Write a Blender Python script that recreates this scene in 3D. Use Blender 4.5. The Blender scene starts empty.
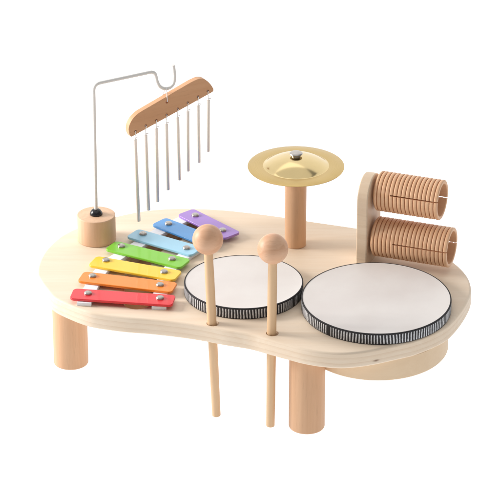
import bpy, bmesh, math, random
import numpy as np
from mathutils import Vector, Matrix

random.seed(7)
PI = math.pi
R = math.radians
S = 0.001                      # everything below is written in millimetres
scene = bpy.context.scene
COL = scene.collection

# ------------------------------------------------------------------ camera
T_TOP = 101.0                  # height of the toy's table top
PITCH = R(26.3)
DIST = 3000.0
C_POS = Vector((0, -DIST * math.cos(PITCH), T_TOP + DIST * math.sin(PITCH)))
cam = bpy.data.cameras.new('camera')
cam.sensor_width = 36
cam.lens = 36 * DIST / 500.0
cam.clip_start = 0.05
cam.clip_end = 60
camo = bpy.data.objects.new('camera', cam)
COL.objects.link(camo)
camo.location = C_POS * S
camo.rotation_euler = (PI / 2 - PITCH, 0, 0)
scene.camera = camo

# ------------------------------------------------------------------ world, lamps, exposure
world = bpy.data.worlds.new('World')
scene.world = world
world.use_nodes = True
world.node_tree.nodes['Background'].inputs[0].default_value = (0.92, 0.96, 1.0, 1)
world.node_tree.nodes['Background'].inputs[1].default_value = 0.25


def softbox(name, loc, target, size, power, colour):
    l = bpy.data.lights.new(name, 'AREA')
    l.shape = 'RECTANGLE'
    l.size, l.size_y = size
    l.energy = power
    l.color = colour
    o = bpy.data.objects.new(name, l)
    COL.objects.link(o)
    o.location = loc
    o.rotation_euler = (Vector(target) - Vector(loc)).to_track_quat('-Z', 'Y').to_euler()
    return o


softbox('softbox_key', (-1.28, 0.14, 0.62), (0.0, 0.0, 0.09), (0.5, 0.5), 24.5, (1.0, 0.97, 0.945))
softbox('softbox_overhead', (-0.1, -0.2, 1.75), (0.0, -0.1, 0.05), (2.6, 2.2), 12, (1.0, 0.985, 0.965))

scene.view_settings.view_transform = 'Standard'
scene.view_settings.look = 'None'
scene.view_settings.exposure = 0
scene.view_settings.gamma = 1
scene.cycles.use_denoising = True
scene.cycles.max_bounces = 8

# ------------------------------------------------------------------ reading positions off the photograph
RIGHT = Vector((1, 0, 0))
FWD = Vector((0, math.cos(PITCH), -math.sin(PITCH)))
UP = Vector((0, math.sin(PITCH), math.cos(PITCH)))


def ray(px, py):
    return FWD + RIGHT * ((px - 250) / DIST) + UP * ((250 - py) / DIST)


def hit(px, py, p0, n):
    d = ray(px, py)
    return C_POS + d * ((Vector(p0) - C_POS).dot(n) / d.dot(n))


def flat(px, py, z):
    return hit(px, py, (0, 0, z), Vector((0, 0, 1)))


def at_depth(px, p):
    """a length of px photograph pixels at point p, in millimetres"""
    return px * (Vector(p) - C_POS).dot(FWD) / DIST


# ------------------------------------------------------------------ materials
def srgb(r, g, b):
    f = lambda c: (c / 12.92 if c <= 0.04045 else ((c + 0.055) / 1.055) ** 2.4)
    return (f(r / 255), f(g / 255), f(b / 255), 1)


class NT:
    def __init__(self, name):
        self.m = bpy.data.materials.new(name)
        self.m.use_nodes = True
        self.t = self.m.node_tree
        self.b = self.t.nodes['Principled BSDF']

    def n(self, kind, **kw):
        x = self.t.nodes.new(kind)
        for k, v in kw.items():
            setattr(x, k, v)
        return x

    def l(self, a, b):
        self.t.links.new(a, b)

    def math(self, op, a, b=None, c=None):
        x = self.n('ShaderNodeMath', operation=op)
        for i, v in enumerate((a, b, c)):
            if v is None:
                continue
            if isinstance(v, (int, float)):
                x.inputs[i].default_value = v
            else:
                self.l(v, x.inputs[i])
        return x.outputs[0]

    def mix(self, fac, a, b, mode='MIX'):
        x = self.n('ShaderNodeMix', data_type='RGBA', blend_type=mode)
        for sock, v in ((x.inputs[0], fac), (x.inputs[6], a), (x.inputs[7], b)):
            if isinstance(v, (int, float, tuple)):
                sock.default_value = v
            else:
                self.l(v, sock)
        return x.outputs[2]

    def ramp(self, fac, stops):
        x = self.n('ShaderNodeValToRGB')
        el = x.color_ramp.elements
        while len(el) < len(stops):
            el.new(0.5)
        for e, (p, c) in zip(el, stops):
            e.position = p
            e.color = c if isinstance(c, tuple) else (c, c, c, 1)
        self.l(fac, x.inputs[0])
        return x.outputs[0]

    def bump(self, h, strength, dist):
        x = self.n('ShaderNodeBump')
        x.inputs['Strength'].default_value = strength
        x.inputs['Distance'].default_value = dist
        self.l(h, x.inputs['Height'])
        self.l(x.outputs[0], self.b.inputs['Normal'])


def wood(name, pale, mid, axis='Z', rough=0.5, fleck=0.25, band=1.0, ply=None, knot=None, seed=0.0):
    """pale/mid sRGB triples; axis = the way the grain runs in object space"""
    k = NT(name)
    tc = k.n('ShaderNodeTexCoord')
    mp = k.n('ShaderNodeMapping')
    k.l(tc.outputs['Object'], mp.inputs[0])
    sc = {'X': (0.07, 1, 1), 'Y': (1, 0.07, 1), 'Z': (1, 1, 0.07)}[axis]
    mp.inputs['Scale'].default_value = sc
    mp.inputs['Location'].default_value = (seed, seed * 1.7, seed * 0.6)
    info = k.n('ShaderNodeObjectInfo')
    shift = k.n('ShaderNodeVectorMath', operation='ADD')
    sh = k.n('ShaderNodeCombineXYZ')
    k.l(k.math('MULTIPLY', info.outputs['Random'], 3.1), sh.inputs[0])
    k.l(k.math('MULTIPLY', info.outputs['Random'], 5.3), sh.inputs[1])
    k.l(mp.outputs[0], shift.inputs[0])
    k.l(sh.outputs[0], shift.inputs[1])
    v = shift.outputs[0]

    def noise(scale, detail, dist=0.0):
        x = k.n('ShaderNodeTexNoise')
        x.inputs['Scale'].default_value = scale
        x.inputs['Detail'].default_value = detail
        x.inputs['Distortion'].default_value = dist
        k.l(v, x.inputs['Vector'])
        return x.outputs['Fac']
    broad = noise(28, 3, 0.6)
    rings = k.ramp(k.math('FRACT', k.math('MULTIPLY', broad, 7.0)), [(0.0, 0.0), (0.75, 1.0), (1.0, 0.1)])
    fine = noise(420, 4)
    flecks = k.ramp(noise(900, 2), [(0.60, 0.0), (0.70, 1.0)])
    f = k.math('ADD', k.math('MULTIPLY', broad, 0.55 * band), k.math('ADD', k.math('MULTIPLY', rings, 0.22 * band), k.math('MULTIPLY', fine, 0.35)))
    col = k.ramp(f, [(0.2, srgb(*pale)), (0.95, srgb(*mid))])
    dark = srgb(*[c * 0.72 for c in mid])
    col = k.mix(k.math('MULTIPLY', flecks, fleck), col, dark)
    if ply:
        geo = k.n('ShaderNodeNewGeometry')
        sn = k.n('ShaderNodeSeparateXYZ')
        k.l(geo.outputs['True Normal'], sn.inputs[0])
        side = k.math('LESS_THAN', k.math('ABSOLUTE', sn.outputs[2]), 0.5)
        so = k.n('ShaderNodeSeparateXYZ')
        k.l(tc.outputs['Object'], so.inputs[0])
        # veneer layers seen along the edge: z in metres -> layer lines
        zz = k.math('ADD', so.outputs[2], k.math('MULTIPLY', k.math('SUBTRACT', broad, 0.5), 0.004))
        lay = k.math('FRACT', k.math('MULTIPLY', zz, 1.0 / 0.0056))
        line = k.ramp(lay, [(0.0, 1.0), (0.10, 0.0), (0.55, 0.0), (0.75, 0.35), (0.92, 0.55), (1.0, 1.0)])
        col = k.mix(k.math('MULTIPLY', k.math('MULTIPLY', side, line), 0.34), col, srgb(*ply))
    if knot:
        vd = k.n('ShaderNodeVectorMath', operation='SUBTRACT')
        k.l(tc.outputs['Object'], vd.inputs[0])
        vd.inputs[1].default_value = knot
        vm = k.n('ShaderNodeVectorMath', operation='MULTIPLY')
        k.l(vd.outputs[0], vm.inputs[0])
        vm.inputs[1].default_value = (1.0, 0.3, 2.6)
        ln = k.n('ShaderNodeVectorMath', operation='LENGTH')
        k.l(vm.outputs[0], ln.inputs[0])
        kd = k.math('ADD', ln.outputs['Value'], k.math('MULTIPLY', k.math('SUBTRACT', fine, 0.5), 0.002))
        col = k.mix(k.ramp(kd, [(0.0006, 0.9), (0.0018, 0.4), (0.0042, 0.0)]), col, srgb(105, 66, 40))
    k.l(col, k.b.inputs['Base Color'])
    k.b.inputs['Roughness'].default_value = rough
    k.b.inputs['Specular IOR Level'].default_value = 0.35
    k.bump(fine, 0.10, 0.0006)
    return k.m


def paint(name, rgb, rough=0.3, coat=0.2):
    k = NT(name)
    tc = k.n('ShaderNodeTexCoord')
    nz = k.n('ShaderNodeTexNoise')
    nz.inputs['Scale'].default_value = 60
    k.l(tc.outputs['Object'], nz.inputs['Vector'])
    c = srgb(*rgb)
    c2 = tuple(x * 0.9 for x in c[:3]) + (1,)
    k.l(k.mix(nz.outputs['Fac'], c, c2), k.b.inputs['Base Color'])
    k.b.inputs['Roughness'].default_value = rough
    k.b.inputs['Coat Weight'].default_value = coat
    k.b.inputs['Coat Roughness'].default_value = 0.05
    nb = k.n('ShaderNodeTexNoise')
    nb.inputs['Scale'].default_value = 220
    k.l(tc.outputs['Object'], nb.inputs['Vector'])
    k.bump(nb.outputs['Fac'], 0.05, 0.0005)
    return k.m


def metal(name, rgb, rough=0.25, brushed=0.0, scale=300):
    k = NT(name)
    k.b.inputs['Metallic'].default_value = 1
    tc = k.n('ShaderNodeTexCoord')
    nz = k.n('ShaderNodeTexNoise')
    nz.inputs['Scale'].default_value = scale
    nz.inputs['Detail'].default_value = 4
    k.l(tc.outputs['Object'], nz.inputs['Vector'])
    c = srgb(*rgb)
    k.l(k.mix(nz.outputs['Fac'], c, tuple(x * 0.88 for x in c[:3]) + (1,)), k.b.inputs['Base Color'])
    k.l(k.math('ADD', k.math('MULTIPLY', nz.outputs['Fac'], brushed), rough), k.b.inputs['Roughness'])
    return k.m


def plain(name, rgb, rough=0.6, bump=0.1, scale=400, metallic=0.0):
    k = NT(name)
    tc = k.n('ShaderNodeTexCoord')
    nz = k.n('ShaderNodeTexNoise')
    nz.inputs['Scale'].default_value = scale
    nz.inputs['Detail'].default_value = 4
    k.l(tc.outputs['Object'], nz.inputs['Vector'])
    c = srgb(*rgb)
    k.l(k.mix(nz.outputs['Fac'], c, tuple(x * 0.92 for x in c[:3]) + (1,)), k.b.inputs['Base Color'])
    k.b.inputs['Roughness'].default_value = rough
    k.b.inputs['Metallic'].default_value = metallic
    k.bump(nz.outputs['Fac'], bump, 0.0005)
    return k.m


def trim_material(name, count, z0, z1, seam):
    """woven drum trim: white ticks on black, a black seam where the ends meet"""
    k = NT(name)
    tc = k.n('ShaderNodeTexCoord')
    so = k.n('ShaderNodeSeparateXYZ')
    k.l(tc.outputs['Object'], so.inputs[0])
    ang = k.math('ARCTAN2', so.outputs[1], so.outputs[0])
    nz = k.n('ShaderNodeTexNoise')
    nz.inputs['Scale'].default_value = 420
    nz.inputs['Detail'].default_value = 3
    k.l(tc.outputs['Object'], nz.inputs['Vector'])
    nb = k.n('ShaderNodeTexNoise')
    nb.inputs['Scale'].default_value = 45
    k.l(tc.outputs['Object'], nb.inputs['Vector'])
    jit = k.math('MULTIPLY', k.math('SUBTRACT', nz.outputs['Fac'], 0.5), 0.22)
    jit2 = k.math('MULTIPLY', k.math('SUBTRACT', nb.outputs['Fac'], 0.5), 1.0)
    fr = k.math('FRACT', k.math('ADD', k.math('MULTIPLY', ang, count / (2 * PI)), k.math('ADD', jit, jit2)))
    tick = k.ramp(fr, [(0.28, 0.0), (0.40, 1.0), (0.70, 1.0), (0.82, 0.0)])
    z = k.math('ADD', so.outputs[2], k.math('MULTIPLY', k.math('SUBTRACT', nz.outputs['Fac'], 0.5), 0.0009))
    inz = k.math('MULTIPLY', k.math('GREATER_THAN', z, z0), k.math('LESS_THAN', z, z1))
    d = k.math('ABSOLUTE', k.math('SUBTRACT', ang, seam))
    notseam = k.math('GREATER_THAN', d, 0.025)
    fac = k.math('MULTIPLY', k.math('MULTIPLY', tick, inz), notseam)
    fac = k.math('MULTIPLY', fac, k.ramp(nz.outputs['Fac'], [(0.25, 0.6), (0.6, 1.0)]))
    k.l(k.mix(fac, srgb(42, 40, 42), srgb(222, 222, 224)), k.b.inputs['Base Color'])
    k.b.inputs['Roughness'].default_value = 0.8
    k.bump(k.math('ADD', fac, k.math('MULTIPLY', nz.outputs['Fac'], 0.6)), 0.4, 0.0006)
    return k.m


M = {}
# pale basswood of the top, warmer beech of the turned pieces
M['block'] = wood('pale_beech', (232, 198, 167), (213, 170, 135), 'Z', 0.5, 0.1)
M['beech'] = wood('beech', (222, 180, 143), (203, 155, 117), 'Z', 0.5, 0.12, 0.7)
M['beech_x'] = wood('beech_lengthwise', (237, 194, 156), (219, 169, 128), 'X', 0.5, 0.12)
M['ball'] = wood('turned_beech', (231, 190, 157), (206, 154, 119), 'X', 0.45, 0.14, 1.3)
M['stick'] = wood('birch_dowel', (231, 198, 159), (211, 170, 127), 'Z', 0.5, 0.08)
M['maple'] = wood('pale_board', (233, 212, 187), (217, 190, 160), 'Z', 0.5, 0.12)
M['shell'] = wood('drum_shell_ply', (235, 209, 176), (224, 192, 155), 'X', 0.5, 0.04, 0.7)
M['bar'] = wood('beech_bar', (222, 174, 134), (205, 153, 112), 'X', 0.5, 0.15)
M['slot'] = wood('routed_wood', (232, 192, 152), (216, 170, 128), 'X', 0.7, 0.1)
M['steel'] = metal('screw_steel', (190, 184, 178), 0.30, 0.1)
M['rod'] = plain('satin_painted_wire', (229, 226, 221), 0.4, 0.03, metallic=0.1)
M['tube'] = plain('chime_aluminium', (238, 233, 227), 0.38, 0.0, metallic=0.45)
M['brass'] = metal('brass', (222, 198, 146), 0.11, 0.07, 60)
# the rim shows fine concentric lathe marks
k = NT('brass_lathed')
k.b.inputs['Metallic'].default_value = 1
tcn = k.n('ShaderNodeTexCoord')
sp = k.n('ShaderNodeSeparateXYZ')
k.l(tcn.outputs['Object'], sp.inputs[0])
rad = k.math('SQRT', k.math('ADD', k.math('POWER', sp.outputs[0], 2.0), k.math('POWER', sp.outputs[1], 2.0)))
rv = k.n('ShaderNodeCombineXYZ')
k.l(rad, rv.inputs[0])
rn = k.n('ShaderNodeTexNoise')
rn.inputs['Scale'].default_value = 1400
k.l(rv.outputs[0], rn.inputs['Vector'])
cl = k.n('ShaderNodeTexNoise')
cl.inputs['Scale'].default_value = 40
k.l(tcn.outputs['Object'], cl.inputs['Vector'])
f = k.math('ADD', k.math('MULTIPLY', rn.outputs['Fac'], 0.6), k.math('MULTIPLY', cl.outputs['Fac'], 0.4))
k.l(k.ramp(f, [(0.3, srgb(186, 158, 100)), (0.7, srgb(203, 176, 120))]), k.b.inputs['Base Color'])
k.l(k.math('ADD', k.math('MULTIPLY', f, 0.15), 0.24), k.b.inputs['Roughness'])
k.bump(rn.outputs['Fac'], 0.05, 0.0003)
M['brass_rim'] = k.m
M['nut'] = plain('black_plastic', (30, 30, 33), 0.25, 0.02)
M['felt'] = plain('white_felt', (243, 242, 246), 0.9, 0.3, 900)
M['cord'] = plain('nylon_line', (248, 248, 248), 0.4, 0.0)
k = NT('drum_skin')
tcn = k.n('ShaderNodeTexCoord')
n1 = k.n('ShaderNodeTexNoise')
n1.inputs['Scale'].default_value = 26
n1.inputs['Detail'].default_value = 5
n2 = k.n('ShaderNodeTexNoise')
n2.inputs['Scale'].default_value = 900
for q in (n1, n2):
    k.l(tcn.outputs['Object'], q.inputs['Vector'])
k.l(k.ramp(n1.outputs['Fac'], [(0.3, srgb(225, 218, 214)), (0.7, srgb(232, 227, 223))]), k.b.inputs['Base Color'])
k.l(k.math('ADD', k.math('MULTIPLY', n1.outputs['Fac'], 0.25), 0.42), k.b.inputs['Roughness'])
k.bump(k.math('ADD', n2.outputs['Fac'], k.math('MULTIPLY', n1.outputs['Fac'], 2.0)), 0.06, 0.0006)
M['skin'] = k.m

# added glowing white ground: its emission washes out shadows and fills from below
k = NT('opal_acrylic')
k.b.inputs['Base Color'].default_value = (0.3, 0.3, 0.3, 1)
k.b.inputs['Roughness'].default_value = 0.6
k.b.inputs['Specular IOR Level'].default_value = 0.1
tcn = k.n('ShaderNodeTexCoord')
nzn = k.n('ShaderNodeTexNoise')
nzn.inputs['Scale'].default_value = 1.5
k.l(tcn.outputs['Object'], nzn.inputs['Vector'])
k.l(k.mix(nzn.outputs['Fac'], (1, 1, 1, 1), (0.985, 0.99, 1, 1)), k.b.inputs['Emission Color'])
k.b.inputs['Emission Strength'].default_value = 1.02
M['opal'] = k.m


# ------------------------------------------------------------------ object helpers
WORLD = {}


def thing(name, label, cat, loc, group=None):
    o = bpy.data.objects.new(name, None)
    o.empty_display_size = 0.02
    COL.objects.link(o)
    o['label'] = label
    o['category'] = cat
    if group:
        o['group'] = group
    o.location = Vector(loc) * S
    WORLD[o.name] = Matrix.Translation(Vector(loc))
    return o


def link_mesh(name, me, mat, parent=None, mw=None):
    """me holds millimetres in the frame mw (a world matrix in millimetres)"""
    mw = mw or Matrix()
    o = bpy.data.objects.new(name, me)
    COL.objects.link(o)
    rel = mw
    if parent is not None:
        o.parent = parent
        rel = WORLD[parent.name].inverted() @ mw
    WORLD[o.name] = mw.copy()
    loc, rot, _ = rel.decompose()
    o.location = loc * S
    o.rotation_mode = 'QUATERNION'
    o.rotation_quaternion = rot
    if mat is not None and not me.materials:
        me.materials.append(mat)
    return o


def finish(me, angle=35):
    me.transform(Matrix.Scale(S, 4))
    for p in me.polygons:
        p.use_smooth = True
    me.set_sharp_from_angle(angle=R(angle))
    return me


def from_bm(name, bm, angle=35):
    bmesh.ops.recalc_face_normals(bm, faces=bm.faces)
    me = bpy.data.meshes.new(name)
    bm.to_mesh(me)
    bm.free()
    return finish(me, angle)


def lathe(bm, prof, seg=64, mw=None, closed=False):
    """spin (r, z) pairs about local z"""
    mw = mw or Matrix()
    rows = []
    for r, z in prof:
        if r < 1e-6:
            rows.append([bm.verts.new(mw @ Vector((0, 0, z)))])
        else:
            rows.append([bm.verts.new(mw @ Vector((r * math.cos(2 * PI * i / seg), r * math.sin(2 * PI * i / seg), z))) for i in range(seg)])
    pairs = list(zip(rows, rows[1:]))
    if closed:
        pairs.append((rows[-1], rows[0]))
    for a, b in pairs:
        for i in range(seg):
            j = (i + 1) % seg
            if len(a) == 1 and len(b) == 1:
                continue
            if len(a) == 1:
                bm.faces.new((a[0], b[i], b[j]))
            elif len(b) == 1:
                bm.faces.new((a[i], a[j], b[0]))
            else:
                bm.faces.new((a[i], a[j], b[j], b[i]))


def arc(cx, cz, r, a0, a1, n):
    return [(cx + r * math.cos(R(a0 + (a1 - a0) * i / n)), cz + r * math.sin(R(a0 + (a1 - a0) * i / n))) for i in range(n + 1)]


def cylinder_profile(r, z0, z1, b=1.0):
    return [(0, z0)] + arc(r - b, z0 + b, b, -90, 0, 4) + arc(r - b, z1 - b, b, 0, 90, 4) + [(0, z1)]


def tube(bm, pts, r, seg=12, cap=True):
    pts = [Vector(p) for p in pts]
    rr = r if isinstance(r, (list, tuple)) else [r] * len(pts)
    rows = []
    ref = None
    for i, p in enumerate(pts):
        t = (pts[min(i + 1, len(pts) - 1)] - pts[max(i - 1, 0)]).normalized()
        if ref is None:
            ref = t.orthogonal().normalized()
        ref = (ref - t * ref.dot(t)).normalized()
        b = t.cross(ref)
        rows.append([bm.verts.new(p + (ref * math.cos(2 * PI * j / seg) + b * math.sin(2 * PI * j / seg)) * rr[i]) for j in range(seg)])
    for a, b in zip(rows, rows[1:]):
        for j in range(seg):
            bm.faces.new((a[j], a[(j + 1) % seg], b[(j + 1) % seg], b[j]))
    if cap:
        bm.faces.new(rows[0])
        bm.faces.new(rows[-1])


def fillet(pts, rad, n=8):
    """round the corners of a polyline"""
    pts = [Vector(p) for p in pts]
    out = [pts[0]]
    for i in range(1, len(pts) - 1):
        a, p, c = pts[i - 1], pts[i], pts[i + 1]
        r = rad[i] if isinstance(rad, dict) else rad
        u, w = (a - p), (c - p)
        d = min(r, u.length * 0.49, w.length * 0.49)
        p0, p1 = p + u.normalized() * d, p + w.normalized() * d
        for q in range(n + 1):
            t = q / n
            out.append(p0 * (1 - t) ** 2 + p * 2 * t * (1 - t) + p1 * t * t)
    out.append(pts[-1])
    return out


def smooth_closed(pts, n=10):
    pts = [Vector((p[0], p[1], 0)) for p in pts]
    N = len(pts)
    out = []
    for i in range(N):
        p0, p1, p2, p3 = pts[i - 1], pts[i], pts[(i + 1) % N], pts[(i + 2) % N]
        for q in range(n):
            t = q / n
            out.append(0.5 * ((2 * p1) + (p2 - p0) * t + (2 * p0 - 5 * p1 + 4 * p2 - p3) * t * t + (3 * p1 - p0 - 3 * p2 + p3) * t ** 3))
    return out


def inset(pts, d):
    """move a closed outline inward by d (outward when negative)"""
    area = sum(pts[i - 1][0] * pts[i][1] - pts[i][0] * pts[i - 1][1] for i in range(len(pts)))
    s = 1 if area > 0 else -1
    out = []
    for i in range(len(pts)):
        t = Vector(pts[(i + 1) % len(pts)][:2]) - Vector(pts[i - 1][:2])
        t.normalize()
        out.append((pts[i][0] - t.y * d * s, pts[i][1] + t.x * d * s))
    return out


def prism(name, outline, z0, z1, bevel=0.0, holes=(), res=3, angle=35):
    """extruded plate with rounded edges and through holes, in the local xy plane"""
    cu = bpy.data.curves.new(name, 'CURVE')
    cu.dimensions = '2D'
    cu.fill_mode = 'BOTH'
    loops = [inset(outline, bevel)] + [inset(h, -bevel) for h in holes]
    for lp in loops:
        sp = cu.splines.new('POLY')
        sp.points.add(len(lp) - 1)
        for q, p in zip(sp.points, lp):
            q.co = (p[0], p[1], 0, 1)
        sp.use_cyclic_u = True
    cu.extrude = (z1 - z0) / 2 - bevel
    cu.bevel_depth = bevel
    cu.bevel_resolution = res
    tmp = bpy.data.objects.new('tmp', cu)
    COL.objects.link(tmp)
    dg = bpy.context.evaluated_depsgraph_get()
    dg.update()
    me = bpy.data.meshes.new_from_object(tmp.evaluated_get(dg))
    bpy.data.objects.remove(tmp)
    bpy.data.curves.remove(cu)
    me.name = name
    me.transform(Matrix.Translation((0, 0, (z0 + z1) / 2)))
    bm = bmesh.new()
    bm.from_mesh(me)
    bmesh.ops.remove_doubles(bm, verts=bm.verts, dist=0.001)
    bmesh.ops.recalc_face_normals(bm, faces=bm.faces)
    bm.to_mesh(me)
    bm.free()
    me.materials.clear()
    return finish(me, angle)


def weight_normals(o):
    w = o.modifiers.new('normals', 'WEIGHTED_NORMAL')
    w.keep_sharp = True
    w.weight = 80


def circle(c, r, n=40):
    return [(c[0] + r * math.cos(2 * PI * i / n), c[1] + r * math.sin(2 * PI * i / n)) for i in range(n)]


def rounded_rect(x0, y0, x1, y1, r, n=6):
    out = []
    for cx, cy, a in ((x1 - r, y0 + r, -90), (x1 - r, y1 - r, 0), (x0 + r, y1 - r, 90), (x0 + r, y0 + r, 180)):
        out += [(cx + r * math.cos(R(a + 90 * i / n)), cy + r * math.sin(R(a + 90 * i / n))) for i in range(n + 1)]
    return out


def ribbon(pts, width):
    """closed outline of a strip of given width along a plan polyline, ends square"""
    pts = [Vector((p[0], p[1])) for p in pts]
    L, Rr = [], []
    for i, p in enumerate(pts):
        t = (pts[min(i + 1, len(pts) - 1)] - pts[max(i - 1, 0)]).normalized()
        nrm = Vector((-t.y, t.x)) * width / 2
        L.append(p + nrm)
        Rr.append(p - nrm)
    return [(p.x, p.y) for p in L + Rr[::-1]]


def smooth_open(pts, n=8):
    pts = [Vector((p[0], p[1])) for p in pts]
    ext = [2 * pts[0] - pts[1]] + pts + [2 * pts[-1] - pts[-2]]
    out = []
    for i in range(1, len(ext) - 2):
        p0, p1, p2, p3 = ext[i - 1:i + 3]
        for q in range(n):
            t = q / n
            out.append(0.5 * ((2 * p1) + (p2 - p0) * t + (2 * p0 - 5 * p1 + 4 * p2 - p3) * t * t + (3 * p1 - p0 - 3 * p2 + p3) * t ** 3))
    out.append(pts[-1])
    return out


def frame(o, x, y, z):
    m = Matrix((x, y, z)).transposed().to_4x4()
    m.translation = Vector(o)
    return m


# ------------------------------------------------------------------ the setting: one added glowing sheet, floor sweeping up into the back
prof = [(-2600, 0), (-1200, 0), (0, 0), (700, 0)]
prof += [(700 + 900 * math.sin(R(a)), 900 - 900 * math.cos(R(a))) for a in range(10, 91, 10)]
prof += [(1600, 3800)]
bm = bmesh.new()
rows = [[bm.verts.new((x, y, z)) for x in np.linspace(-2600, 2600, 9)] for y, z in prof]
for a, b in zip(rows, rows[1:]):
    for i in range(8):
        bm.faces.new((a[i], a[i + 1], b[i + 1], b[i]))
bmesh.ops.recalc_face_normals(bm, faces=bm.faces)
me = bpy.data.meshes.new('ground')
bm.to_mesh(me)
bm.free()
added_glow_ground = link_mesh('ground', finish(me, 60), M['opal'])
if added_glow_ground.data.polygons[0].normal.z < 0:
    added_glow_ground.data.flip_normals()
added_glow_ground['kind'] = 'structure'

# ------------------------------------------------------------------ the table
H0 = 84.0
T = T_TOP
IMG_OUT = [(37, 275), (39.5, 281), (46, 290), (54, 299), (70, 307), (86, 313), (100, 316), (125, 319.3), (150, 321.3), (175, 324),
           (200, 327.5), (225, 332.2), (250, 336.3), (270, 341.8), (289, 347), (305, 351), (324, 354), (345, 355), (370, 352.3),
           (400, 346), (416, 342), (437, 333.5), (450, 325.5), (462, 311.5), (470, 297), (471, 288), (467.5, 278), (460, 269),
           (451, 262), (438, 255), (420, 246.5), (397, 239.5), (375, 233.3), (353, 229), (312, 223), (283, 218.5), (245, 213.6),
           (221, 211.2), (197, 210), (172, 210), (150, 211.6), (133, 214.2), (116.4, 217.8), (95, 223.5), (76, 230), (62, 237),
           (52, 245), (44, 254), (38.5, 265)]
outline = smooth_closed([flat(x, y, T - 2) for x, y in IMG_OUT], 6)

DB = flat(376.4, 297.3, T + 11.5)      # big drum, centre of its head
DS = flat(243.7, 281.3, T + 11.5)
RB, RS = at_depth(75.1, DB), at_depth(59.7, DS)
OVAL = 1.05                            # the larger drum is a touch longer front to back than it is wide
HOLE1 = flat(212.8, 323.3, T)
HOLE2 = flat(272.3, 333.2, T)
slot_c = smooth_open([flat(x, y, T) for x, y in ((137, 303.2), (138, 288), (138, 274), (139, 262), (151, 248), (172, 236), (192, 224.5))], 6)


def stadium(c, w):
    pts = [Vector(p) for p in c]
    L = ribbon(pts, w)
    n = len(pts)

    def cap(p, t, s):
        a0 = math.atan2(t.y, t.x)
        return [(p.x + w / 2 * math.cos(a0 + s * (PI / 2 - PI * i / 10)), p.y + w / 2 * math.sin(a0 + s * (PI / 2 - PI * i / 10))) for i in range(1, 10)]
    end = cap(pts[-1], pts[-1] - pts[-2], 1)
    beg = cap(pts[0], pts[0] - pts[1], 1)
    return L[:n] + end + L[n:] + beg


slot = stadium(slot_c, 26)
TC = flat(254, 285, T)
table = thing('musical_table', 'pale kidney-shaped wooden table top on round stubby legs, carrying all the small instruments', 'toy table', (TC.x, TC.y, 0))


def shifted(pts, o):
    return [(p[0] - o[0], p[1] - o[1]) for p in pts]


kn = flat(376, 360.5, 89) - Vector((TC.x, TC.y, 0))
M['top'] = wood('pale_plywood', (240, 223, 202), (229, 205, 177), 'X', 0.55, 0.06, 0.9, ply=(206, 172, 136), knot=tuple(kn * S))


def cut_through(me, cutters):
    """saw shapes out of a finished mesh"""
    tmp = bpy.data.objects.new('tmp', me)
    COL.objects.link(tmp)
    cuts = []
    for c in cutters:
        q = bpy.data.objects.new('tmp_cut', c)
        COL.objects.link(q)
        cuts.append(q)
        md = tmp.modifiers.new('cut', 'BOOLEAN')
        md.operation = 'DIFFERENCE'
        md.object = q
        md.solver = 'EXACT'
    dg = bpy.context.evaluated_depsgraph_get()
    dg.update()
    res = bpy.data.meshes.new_from_object(tmp.evaluated_get(dg))
    for q in [tmp] + cuts:
        bpy.data.objects.remove(q)
    res.name = me.name
    for p in res.polygons:
        p.use_smooth = True
    res.set_sharp_from_angle(angle=R(40))
    res.materials.clear()
    return res


holes = [slot, circle((HOLE1.x, HOLE1.y), 6.0), circle((HOLE2.x, HOLE2.y), 6.0), [(x, DB.y + (y - DB.y) * OVAL) for x, y in circle((DB.x, DB.y), RB - 9, 96)], circle((DS.x, DS.y), RS - 9, 96)]
top_me = cut_through(prism('tabletop', shifted(outline, TC), H0, T, 2.4, (), 3, 40),
                     [prism('cut', shifted(h, TC), H0 - 5, T + 5, 0) for h in holes])
top = link_mesh('tabletop', top_me, M['top'], table, Matrix.Translation((TC.x, TC.y, 0)))
weight_normals(top)
floor_me = prism('slot_floor', shifted(inset(slot, -4), TC), H0 - 3.0, H0 - 0.2, 0.4)
link_mesh('slot_floor', floor_me, M['slot'], table, Matrix.Translation((TC.x, TC.y, 0)))

bm = bmesh.new()
lathe(bm, cylinder_profile(17.3, 0, H0 - 0.2, 1.6), 72)
leg_me = from_bm('leg', bm)
for p in (flat(71.2, 362.3, 0), flat(306.7, 426, 0), flat(402, 341, 0)):
    link_mesh('leg', leg_me, M['beech'], table, Matrix.Translation(p))

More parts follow.
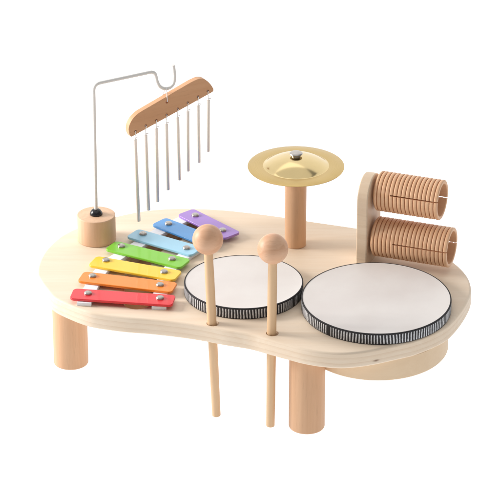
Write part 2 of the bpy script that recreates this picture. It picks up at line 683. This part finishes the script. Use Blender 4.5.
# ------------------------------------------------------------------ xylophone
BAR_Z = T + 3.9
BAR_T = 2.6
screw_prof = [(0, -4)] + [(1.6, -4), (1.6, 0.02)] + [(3.9, 0.02), (3.9, 0.7)] + [(3.9 * math.cos(R(a)), 0.7 + 2.1 * math.sin(R(a))) for a in (15, 30, 45, 60, 75)] + [(0, 2.8)]
bm = bmesh.new()
lathe(bm, screw_prof, 28)
screw_me = from_bm('screw', bm, 50)
XC = flat(140, 265, T)
xylo = thing('xylophone', 'rainbow xylophone of seven glossy painted metal bars fanned out on white felt rails', 'xylophone', (XC.x, XC.y, T))
BARS = [('red', (232, 42, 52), (71.5, 293.2), (174.2, 300), (88, 293.6), (160, 298.4)),
        ('orange', (255, 144, 44), (80.5, 276), (174.8, 287.2), (92.5, 276.3), (160, 285.2)),
        ('yellow', (255, 212, 60), (92.2, 260.3), (178.5, 275.4), (106, 260.6), (164, 272.3)),
        ('green', (132, 206, 58), (110.2, 244.8), (185.8, 263.4), (121.3, 246.5), (172, 259.2)),
        ('light blue', (164, 215, 240), (132, 232.5), (197.5, 251.2), (143, 234.2), (186.5, 248.4)),
        ('blue', (84, 154, 218), (158.5, 220.8), (216.5, 243.2), (168.5, 224), (206.5, 239)),
        ('purple', (166, 126, 208), (185.2, 211.4), (232.8, 235.2), (195.2, 215.6), (222.5, 230.6))]
for cname, rgb, a, b, s1, s2 in BARS:
    A, B = flat(*a, BAR_Z + BAR_T), flat(*b, BAR_Z + BAR_T)
    d = (B - A)
    L = d.length
    x = d.normalized()
    y = Vector((0, 0, 1)).cross(x)
    mw = frame(Vector((A.x, A.y, BAR_Z)), x, y, Vector((0, 0, 1)))
    me = prism('bar', rounded_rect(0, -11, L, 11, 4.5), 0, BAR_T, 0.7)
    o = link_mesh('bar', me, paint(cname.replace(' ', '_') + '_enamel', rgb), xylo, mw)
    o['label'] = cname + ' xylophone bar'
    weight_normals(o)
    for s in (s1, s2):
        P = flat(*s, BAR_Z + BAR_T)
        link_mesh('screw', screw_me, M['steel'], o, Matrix.Translation(P))
rail_l = smooth_open([flat(x, y, T + 4) for x, y in ((84, 302.6), (91, 287), (100.5, 271), (116, 257.5), (135, 246), (159, 231), (192, 214.5))], 6)
rail_r = smooth_open([flat(x, y, T + 4) for x, y in ((159, 306.4), (160, 295), (163.5, 280), (172, 266), (186, 254), (205.5, 242.5), (220, 234))], 6)
for rl in (rail_l, rail_r):
    me = prism('rail', shifted(ribbon(rl, 13.5), XC), 0.1, 3.85, 0.4)
    link_mesh('rail', me, M['felt'], xylo, Matrix.Translation((XC.x, XC.y, T)))

# ------------------------------------------------------------------ drums


def drum(name, label, c, r, depth, count, seam, skin):
    t = thing(name, label, 'drum', (c.x, c.y, T), 'drums set into the table top')
    mw = Matrix.Translation((c.x, c.y, T))
    bm = bmesh.new()
    lathe(bm, [(r - 10.5, 9), (r - 10.5, H0 - T - 0.05), (r - 1.8, H0 - T - 0.05), (r - 1.8, -depth + 1)] + arc(r - 2.8, -depth + 1, 1.0, 0, -90, 4) + [(r - 14, -depth), (r - 14, 9)], 128, closed=True)
    link_mesh('shell', from_bm('shell', bm), M['shell'], t, mw)
    bm = bmesh.new()
    lathe(bm, [(r - 1.3, 0.15), (r - 0.3, 0.15), (r, 0.6), (r, 10.8)] + arc(r - 0.7, 10.8, 0.7, 0, 90, 5)[1:] + [(r - 1.3, 11.5), (r - 1.3, 0.15)], 160)
    link_mesh('trim_band', from_bm('trim_band', bm), trim_material(name + '_trim', count, 0.0009, 0.0101, seam), t, mw)
    bm = bmesh.new()
    prof = [(0, 10.6)] + [(r * f, 10.6 + 0.6 * f ** 4) for f in (0.2, 0.4, 0.6, 0.8, 0.92)] + [(r - 1.1, 11.3), (r - 1.1, 10.0), (0, 9.4)]
    lathe(bm, prof, 128)
    link_mesh('drumhead', from_bm('drumhead', bm), skin, t, mw)
    return t


sm = flat(327, 330, T + 6)
big = drum('drum', 'larger round drum with off-white skin at the right end of the table', DB, RB, 39.5, 152, math.atan2(sm.y - DB.y, sm.x - DB.x), M['skin'])
big.scale = (1, OVAL, 1)
sm = flat(293, 301, T + 6)
drum('drum', 'smaller round drum with off-white skin behind the two wooden mallets', DS, RS, 28, 122, math.atan2(sm.y - DS.y, sm.x - DS.x), M['skin'])

# ------------------------------------------------------------------ mallets standing in their holes
PAIR = []
for ball, hole, foot in (((207.8, 240.2), HOLE1, (216.4, 412.3)), ((272.8, 248.1), HOLE2, (270.4, 424.2))):
    f = hit(*foot, hole, Vector((0, 1, 0)))
    f.z = 0.3
    PAIR.append((f, hit(*ball, hole, Vector((0, 1, 0)))))
ML = sum((b - f).length for f, b in PAIR) / 2
bm = bmesh.new()
lathe(bm, [(0, 0)] + arc(3.3, 0.8, 0.8, -90, 0, 3) + [(4.45, 90), (4.45, 150), (4.1, ML - 12)], 32)
stick_me = from_bm('stick', bm)
bm = bmesh.new()
bmesh.ops.create_icosphere(bm, subdivisions=5, radius=14.5, matrix=Matrix.Translation((0, 0, ML)))
ball_me = from_bm('ball_head', bm)
for (F, B), label in zip(PAIR, (
        'wooden ball mallet standing in the hole beside the xylophone, overlapping the purple bar',
        'wooden ball mallet standing upright between the small drum and the front leg')):
    # the stick leans so that it passes through its hole and stands on the ground
    z = (B - F).normalized()
    x = Vector((0, 1, 0)).cross(z).normalized()
    y = z.cross(x)
    mw = frame(F, x, y, z)
    t = thing('mallet', label, 'mallet', F, 'wooden mallets standing in the table holes')
    link_mesh('stick', stick_me, M['stick'], t, mw)
    link_mesh('ball_head', ball_me, M['ball'], t, mw)

# ------------------------------------------------------------------ cymbal on its post
CP = flat(295.4, 244.6, T)
CR = hit(295.5, 165.6, CP, Vector((0, 1, 0)))
cz = CR.z - T                          # height of the rim
cym = thing('cymbal_stand', 'brass cymbal screwed to the top of a turned wooden post', 'cymbal', (CP.x, CP.y, T))
mw = Matrix.Translation((CP.x, CP.y, T))
bm = bmesh.new()
lathe(bm, cylinder_profile(10.7, 0.1, cz + 2.5, 0.8), 48)
link_mesh('post', from_bm('post', bm), M['beech'], cym, mw)
prof = []
for i in range(17):                    # dome
    f = i / 16
    prof.append((32.0 * f, cz + 0.6 + 10.0 * (1 - f ** 2.2)))
prof += [(32.8, cz + 0.35), (33.6, cz + 0.5), (40, cz + 0.4), (47.4, cz - 0.2), (47.9, cz - 0.4), (47.9, cz - 0.9), (47.2, cz - 1.0), (40, cz - 0.5), (32.5, cz - 0.6)]
for i in range(16, -1, -1):
    f = i / 16
    prof.append((31.2 * f, cz - 0.4 + 10.0 * (1 - f ** 2.2)))
bm = bmesh.new()
lathe(bm, prof, 128)
cy = link_mesh('cymbal', from_bm('cymbal', bm, 60), M['brass'], cym, mw)
cy.data.materials.append(M['brass_rim'])
for p in cy.data.polygons:
    if math.hypot(p.center.x, p.center.y) > 0.0324:
        p.material_index = 1
bm = bmesh.new()
zt = cz + 9.9
lathe(bm, [(0, zt - 6), (3.6, zt - 6), (3.6, zt + 0.2), (4.6, zt + 0.2), (4.6, zt + 1.6), (3.6, zt + 1.7), (3.6, zt + 2.6), (6.3, zt + 2.7), (6.6, zt + 3.2)]
      + [(6.6 * math.cos(R(a)), zt + 3.3 + 2.0 * math.sin(R(a))) for a in (15, 35, 55, 75)] + [(0, zt + 5.3)], 36)
link_mesh('screw', from_bm('screw', bm, 45), M['steel'], cym, mw)

# ------------------------------------------------------------------ ribbed wooden scraper
GA = R(-20)
gx = Vector((math.cos(GA), math.sin(GA), 0))         # along the cylinders
gy = Vector((-math.sin(GA), math.cos(GA), 0))        # across the board, away from the camera
GP = flat(373.2, 258.8, T)                           # foot of the board's right face, mid width
ZL = 26.5                                            # axis heights above the table
L0 = hit(377, 235.3, GP, gx)
face = GP
guiro = thing('scraper', 'two ribbed beech cylinders fixed one above the other to an upright pale board', 'guiro', (GP.x, GP.y, T))
up_c = hit(380 - 4.0, 190.0, GP, gx)
lo_c = hit(377 - 4.0, 235.2, GP, gx)
zu = up_c.z - T
HW = 22.0
pl = [(-HW, 0.1), (HW, 0.1)] + [(HW * math.cos(R(a)), zu - 3.5 + HW * math.sin(R(a))) for a in range(0, 181, 6)]
me = prism('board', pl, -11.2, 0, 1.4, res=3)
bo = link_mesh('board', me, M['maple'], guiro, frame(Vector((GP.x, GP.y, T)), gy, Vector((0, 0, 1)), gx))
weight_normals(bo)


def roll(center, length, n, slit_from, slit_elev):
    """ribbed tube along local x, closed towards the board, with a slit sawn through both walls"""
    Ro, Ri = 19.9, 16.3
    x0 = 2.2
    pitch = length / n
    prof = [(0, -0.3), (10, -0.3), (10, x0)]
    for i in range(n):
        a = x0 + i * pitch
        g = 0.65
        ridge = [(Ro - 2.1, a + 0.01 if i else a), (Ro - 2.1, a + g)]
        w = pitch - g
        for q in range(9):
            u = -1 + 2 * q / 8
            ridge.append((Ro - 0.5 * abs(u) ** 5, a + g + 0.12 + (w - 0.24) * (u + 1) / 2))
        if i == 0:
            ridge = [(Ro - 5.0, a), (Ro - 2.6, a + 0.4), (Ro - 0.9, a + 1.4)] + ridge[6:]
        prof += ridge
    e = x0 + length
    prof += [(Ro - 1.0, e + 0.1), (Ri + 0.6, e + 0.1), (Ri, e - 0.5), (Ri, x0 + 5), (0, x0 + 5)]
    bm = bmesh.new()
    # local z of the lathe becomes the cylinder's x
    lathe(bm, prof, 112, Matrix(((0, 0, 1, 0), (1, 0, 0, 0), (0, 1, 0, 0), (0, 0, 0, 1))))
    bmesh.ops.recalc_face_normals(bm, faces=bm.faces)
    me = bpy.data.meshes.new('ribbed_cylinder')
    bm.to_mesh(me)
    bm.free()
    tmp = bpy.data.objects.new('tmp', me)
    COL.objects.link(tmp)
    bm = bmesh.new()
    bmesh.ops.create_cube(bm, size=1, matrix=Matrix.Rotation(slit_elev, 4, 'X') @ Matrix.Translation(((slit_from + e + 6) / 2, 0, 0)) @ Matrix.Diagonal((e + 6 - slit_from, 60, 1.25, 1)))
    cme = bpy.data.meshes.new('cut')
    bm.to_mesh(cme)
    bm.free()
    cut = bpy.data.objects.new('tmp_cut', cme)
    COL.objects.link(cut)
    md = tmp.modifiers.new('cut', 'BOOLEAN')
    md.operation = 'DIFFERENCE'
    md.object = cut
    md.solver = 'EXACT'
    dg = bpy.context.evaluated_depsgraph_get()
    dg.update()
    res = bpy.data.meshes.new_from_object(tmp.evaluated_get(dg))
    bpy.data.objects.remove(tmp)
    bpy.data.objects.remove(cut)
    res.name = 'ribbed_cylinder'
    finish(res, 40)
    return link_mesh('ribbed_cylinder', res, M['beech_x'], guiro, frame(center, gx, gy, Vector((0, 0, 1))))


# slit elevation is measured from the camera side (-y) upward; rotating +y by -e lowers the far wall
roll(up_c, 66, 16, 20, R(-16))
roll(lo_c, 79, 19, 26, R(-9))

# ------------------------------------------------------------------ chime stand: block, nut, bent wire
BC = flat(96.8, 239.4, T)
BH = 28.0
stand = thing('chime_stand', 'round pale wooden block holding a tall bent wire arm that ends in a hook', 'chime stand', (BC.x, BC.y, T))
mw = Matrix.Translation((BC.x, BC.y, T))
bm = bmesh.new()
lathe(bm, cylinder_profile(19.3, 0.1, BH, 1.0), 72)
link_mesh('base_block', from_bm('base_block', bm), M['block'], stand, mw)
bm = bmesh.new()
nz_ = BH
lathe(bm, [(0, nz_), (6.3, nz_), (6.5, nz_ + 0.6), (6.2, nz_ + 2.2), (4.9, nz_ + 4.4), (3.4, nz_ + 5.6), (2.2, nz_ + 5.9), (0, nz_ + 5.9)], 32)
link_mesh('nut', from_bm('nut', bm, 50), M['nut'], stand, mw)
AP = R(24.6)
an = Vector((-math.sin(AP), math.cos(AP), 0))
rodp = lambda px, py: hit(px, py, BC, an)
r_up = rodp(93.6, 84.2)
pts = [Vector((BC.x, BC.y, T + BH + 4)), Vector((r_up.x, r_up.y, r_up.z)), rodp(154.8, 71.2), rodp(157.2, 82)]
path = fillet(pts, {1: 7.0, 2: 5.5})
ua, ub = rodp(157.4, 80.0), rodp(174.3, 80.0)
uc = (ua + ub) / 2
ur = (ub - ua) / 2
low = rodp(165.6, 88.6)
dv = low - uc
for i in range(1, 16):
    a = PI * i / 16
    path.append(uc - ur * math.cos(a) + dv * math.sin(a))
path += [ub, rodp(174.6, 75.0), rodp(173.9, 69.0), rodp(173.3, 65.0)]
bm = bmesh.new()
o_ = Vector((BC.x, BC.y, T))
tube(bm, [p - o_ for p in path], 1.75, 14)
link_mesh('hooked_wire', from_bm('hooked_wire', bm, 50), M['rod'], stand, mw)

# ------------------------------------------------------------------ hanging chimes
BP = R(30)
bx = Vector((math.cos(BP), math.sin(BP), 0))
bn = Vector((-math.sin(BP), math.cos(BP), 0))       # away from the camera
TH = 6.8
HK = low.copy()
HK.z += 0.2
PF = HK - bn * TH / 2                                # front face
chime = thing('wind_chime', 'beech bar of eight thin metal tubes hanging tilted from the wire hook', 'wind chime', HK)
cf = lambda px, py, p=PF: hit(px, py, p, bn)
FRAME = frame(HK, bx, Vector((0, 0, 1)), -bn)        # local z points at the camera
inv = FRAME.inverted()
IMG_BAR = [(132.2, 136.6), (130.6, 136.2), (129.2, 133.4), (128.7, 128.5), (130.2, 123.4), (133.4, 118.2), (138.2, 113.6), (144.6, 109.6),
           (156, 103), (168, 95.9), (180, 88.9), (190, 83), (194.8, 80.6), (199, 79), (203.4, 78.9), (207.2, 80.9), (210.6, 84.2),
           (213, 87.8), (213.7, 90), (212.8, 91.9), (210.6, 93.2), (198, 100.2), (180, 110.2), (160, 121.2), (146, 129)]
loc2 = [tuple((inv @ cf(x, y))[:2]) for x, y in IMG_BAR]
# keep the long straight edges straight: linear between listed points, only the ends are rounded
holes_img = [(135.6, 131.2), (146, 125.7), (156.5, 120.4), (166.8, 114.8), (178, 108.8), (188, 102.8), (198.2, 96.6), (208, 91.0)]
hl = [tuple((inv @ cf(x, y))[:2]) for x, y in holes_img]
hc = tuple((inv @ cf(167.2, 102.0))[:2])
loc2 = smooth_closed(loc2, 4)
me = prism('chime_bar', loc2, -TH / 2, TH / 2, 0.5, [circle(h, 1.25, 14) for h in hl] + [circle(hc, 1.6, 16)])
o = link_mesh('crossbar', me, M['bar'], chime, FRAME)
weight_normals(o)
bm = bmesh.new()
hz = inv @ HK
tube(bm, [(hc[0], hc[1], TH / 2 - 1), (hc[0], hc[1] + 0.6, TH / 2 + 0.6), (hc[0] - 0.3, hc[1] + 5, TH / 2 + 0.5), (0.4, -1.0, 1.6), (0, 1.9, 1.2), (-0.2, 2.4, 0), (-0.3, 1.9, -1.2), (-0.3, -1, -1.6),
          (hc[0] - 0.6, hc[1] + 5, -TH / 2 - 0.5), (hc[0], hc[1], -TH / 2 - 0.2)], 0.42, 8)
link_mesh('cord', from_bm('cord', bm), M['cord'], chime, FRAME)
TUBES = [((135.0, 139.0), (138.7, 221)), ((145.6, 134.5), (148.4, 210)), ((156.2, 128.0), (157.6, 201.5)), ((166.2, 123.5), (168.0, 189.6)),
         ((177.4, 117.0), (179.4, 179.8)), ((187.6, 111.0), (188.1, 171.0)), ((198.0, 105.0), (199.0, 162.3)), ((208.3, 99.5), (208.2, 151.3))]
for i, (a, b) in enumerate(TUBES):
    A, B = inv @ cf(*a, HK), inv @ cf(*b, HK)
    d = (B - A).normalized()
    L = (B - A).length
    x = d.orthogonal().normalized()
    tm = FRAME @ frame(A, x, d.cross(x), d)
    bm = bmesh.new()
    lathe(bm, [(0, 0), (1.4, 0), (1.95, 0.5), (1.95, L - 0.3), (1.75, L), (1.15, L), (1.15, L - 6), (0, L - 6)], 20)
    tb = link_mesh('tube', from_bm('tube', bm, 40), M['tube'], chime, tm)
    h = hl[i]
    inv2 = tm.inverted() @ FRAME
    q = lambda *p: inv2 @ Vector(p)
    bm = bmesh.new()
    w = 0.5 + 0.5 * random.random()
    tube(bm, [q(h[0], h[1], TH / 2 - 1.5), q(h[0], h[1] - 0.3, TH / 2 + 0.35), q(h[0] - w * .4, h[1] - 3.2, TH / 2 + 0.25), q(A.x - w, (A.y + h[1] - 4) / 2, 1.2), q(A.x - 0.2, A.y, 0.3)], 0.45, 6)
    tube(bm, [q(h[0], h[1], -TH / 2 + 1.5), q(h[0], h[1] - 0.3, -TH / 2 - 0.35), q(h[0] + w * .4, h[1] - 3.2, -TH / 2 - 0.25), q(A.x + w, (A.y + h[1] - 4) / 2, -1.2), q(A.x + 0.2, A.y, -0.3)], 0.45, 6)
    tube(bm, [q(A.x - 0.9, A.y + 0.9, 0.9), q(A.x + 0.3, A.y + 1.5, 1.0), q(A.x + 1.5, A.y + 0.7 + w, 0.8), q(A.x + 2.4, A.y + 1.6 * w, 1.2)], 0.42, 6)
    link_mesh('cord', from_bm('cord', bm), M['cord'], tb, tm)
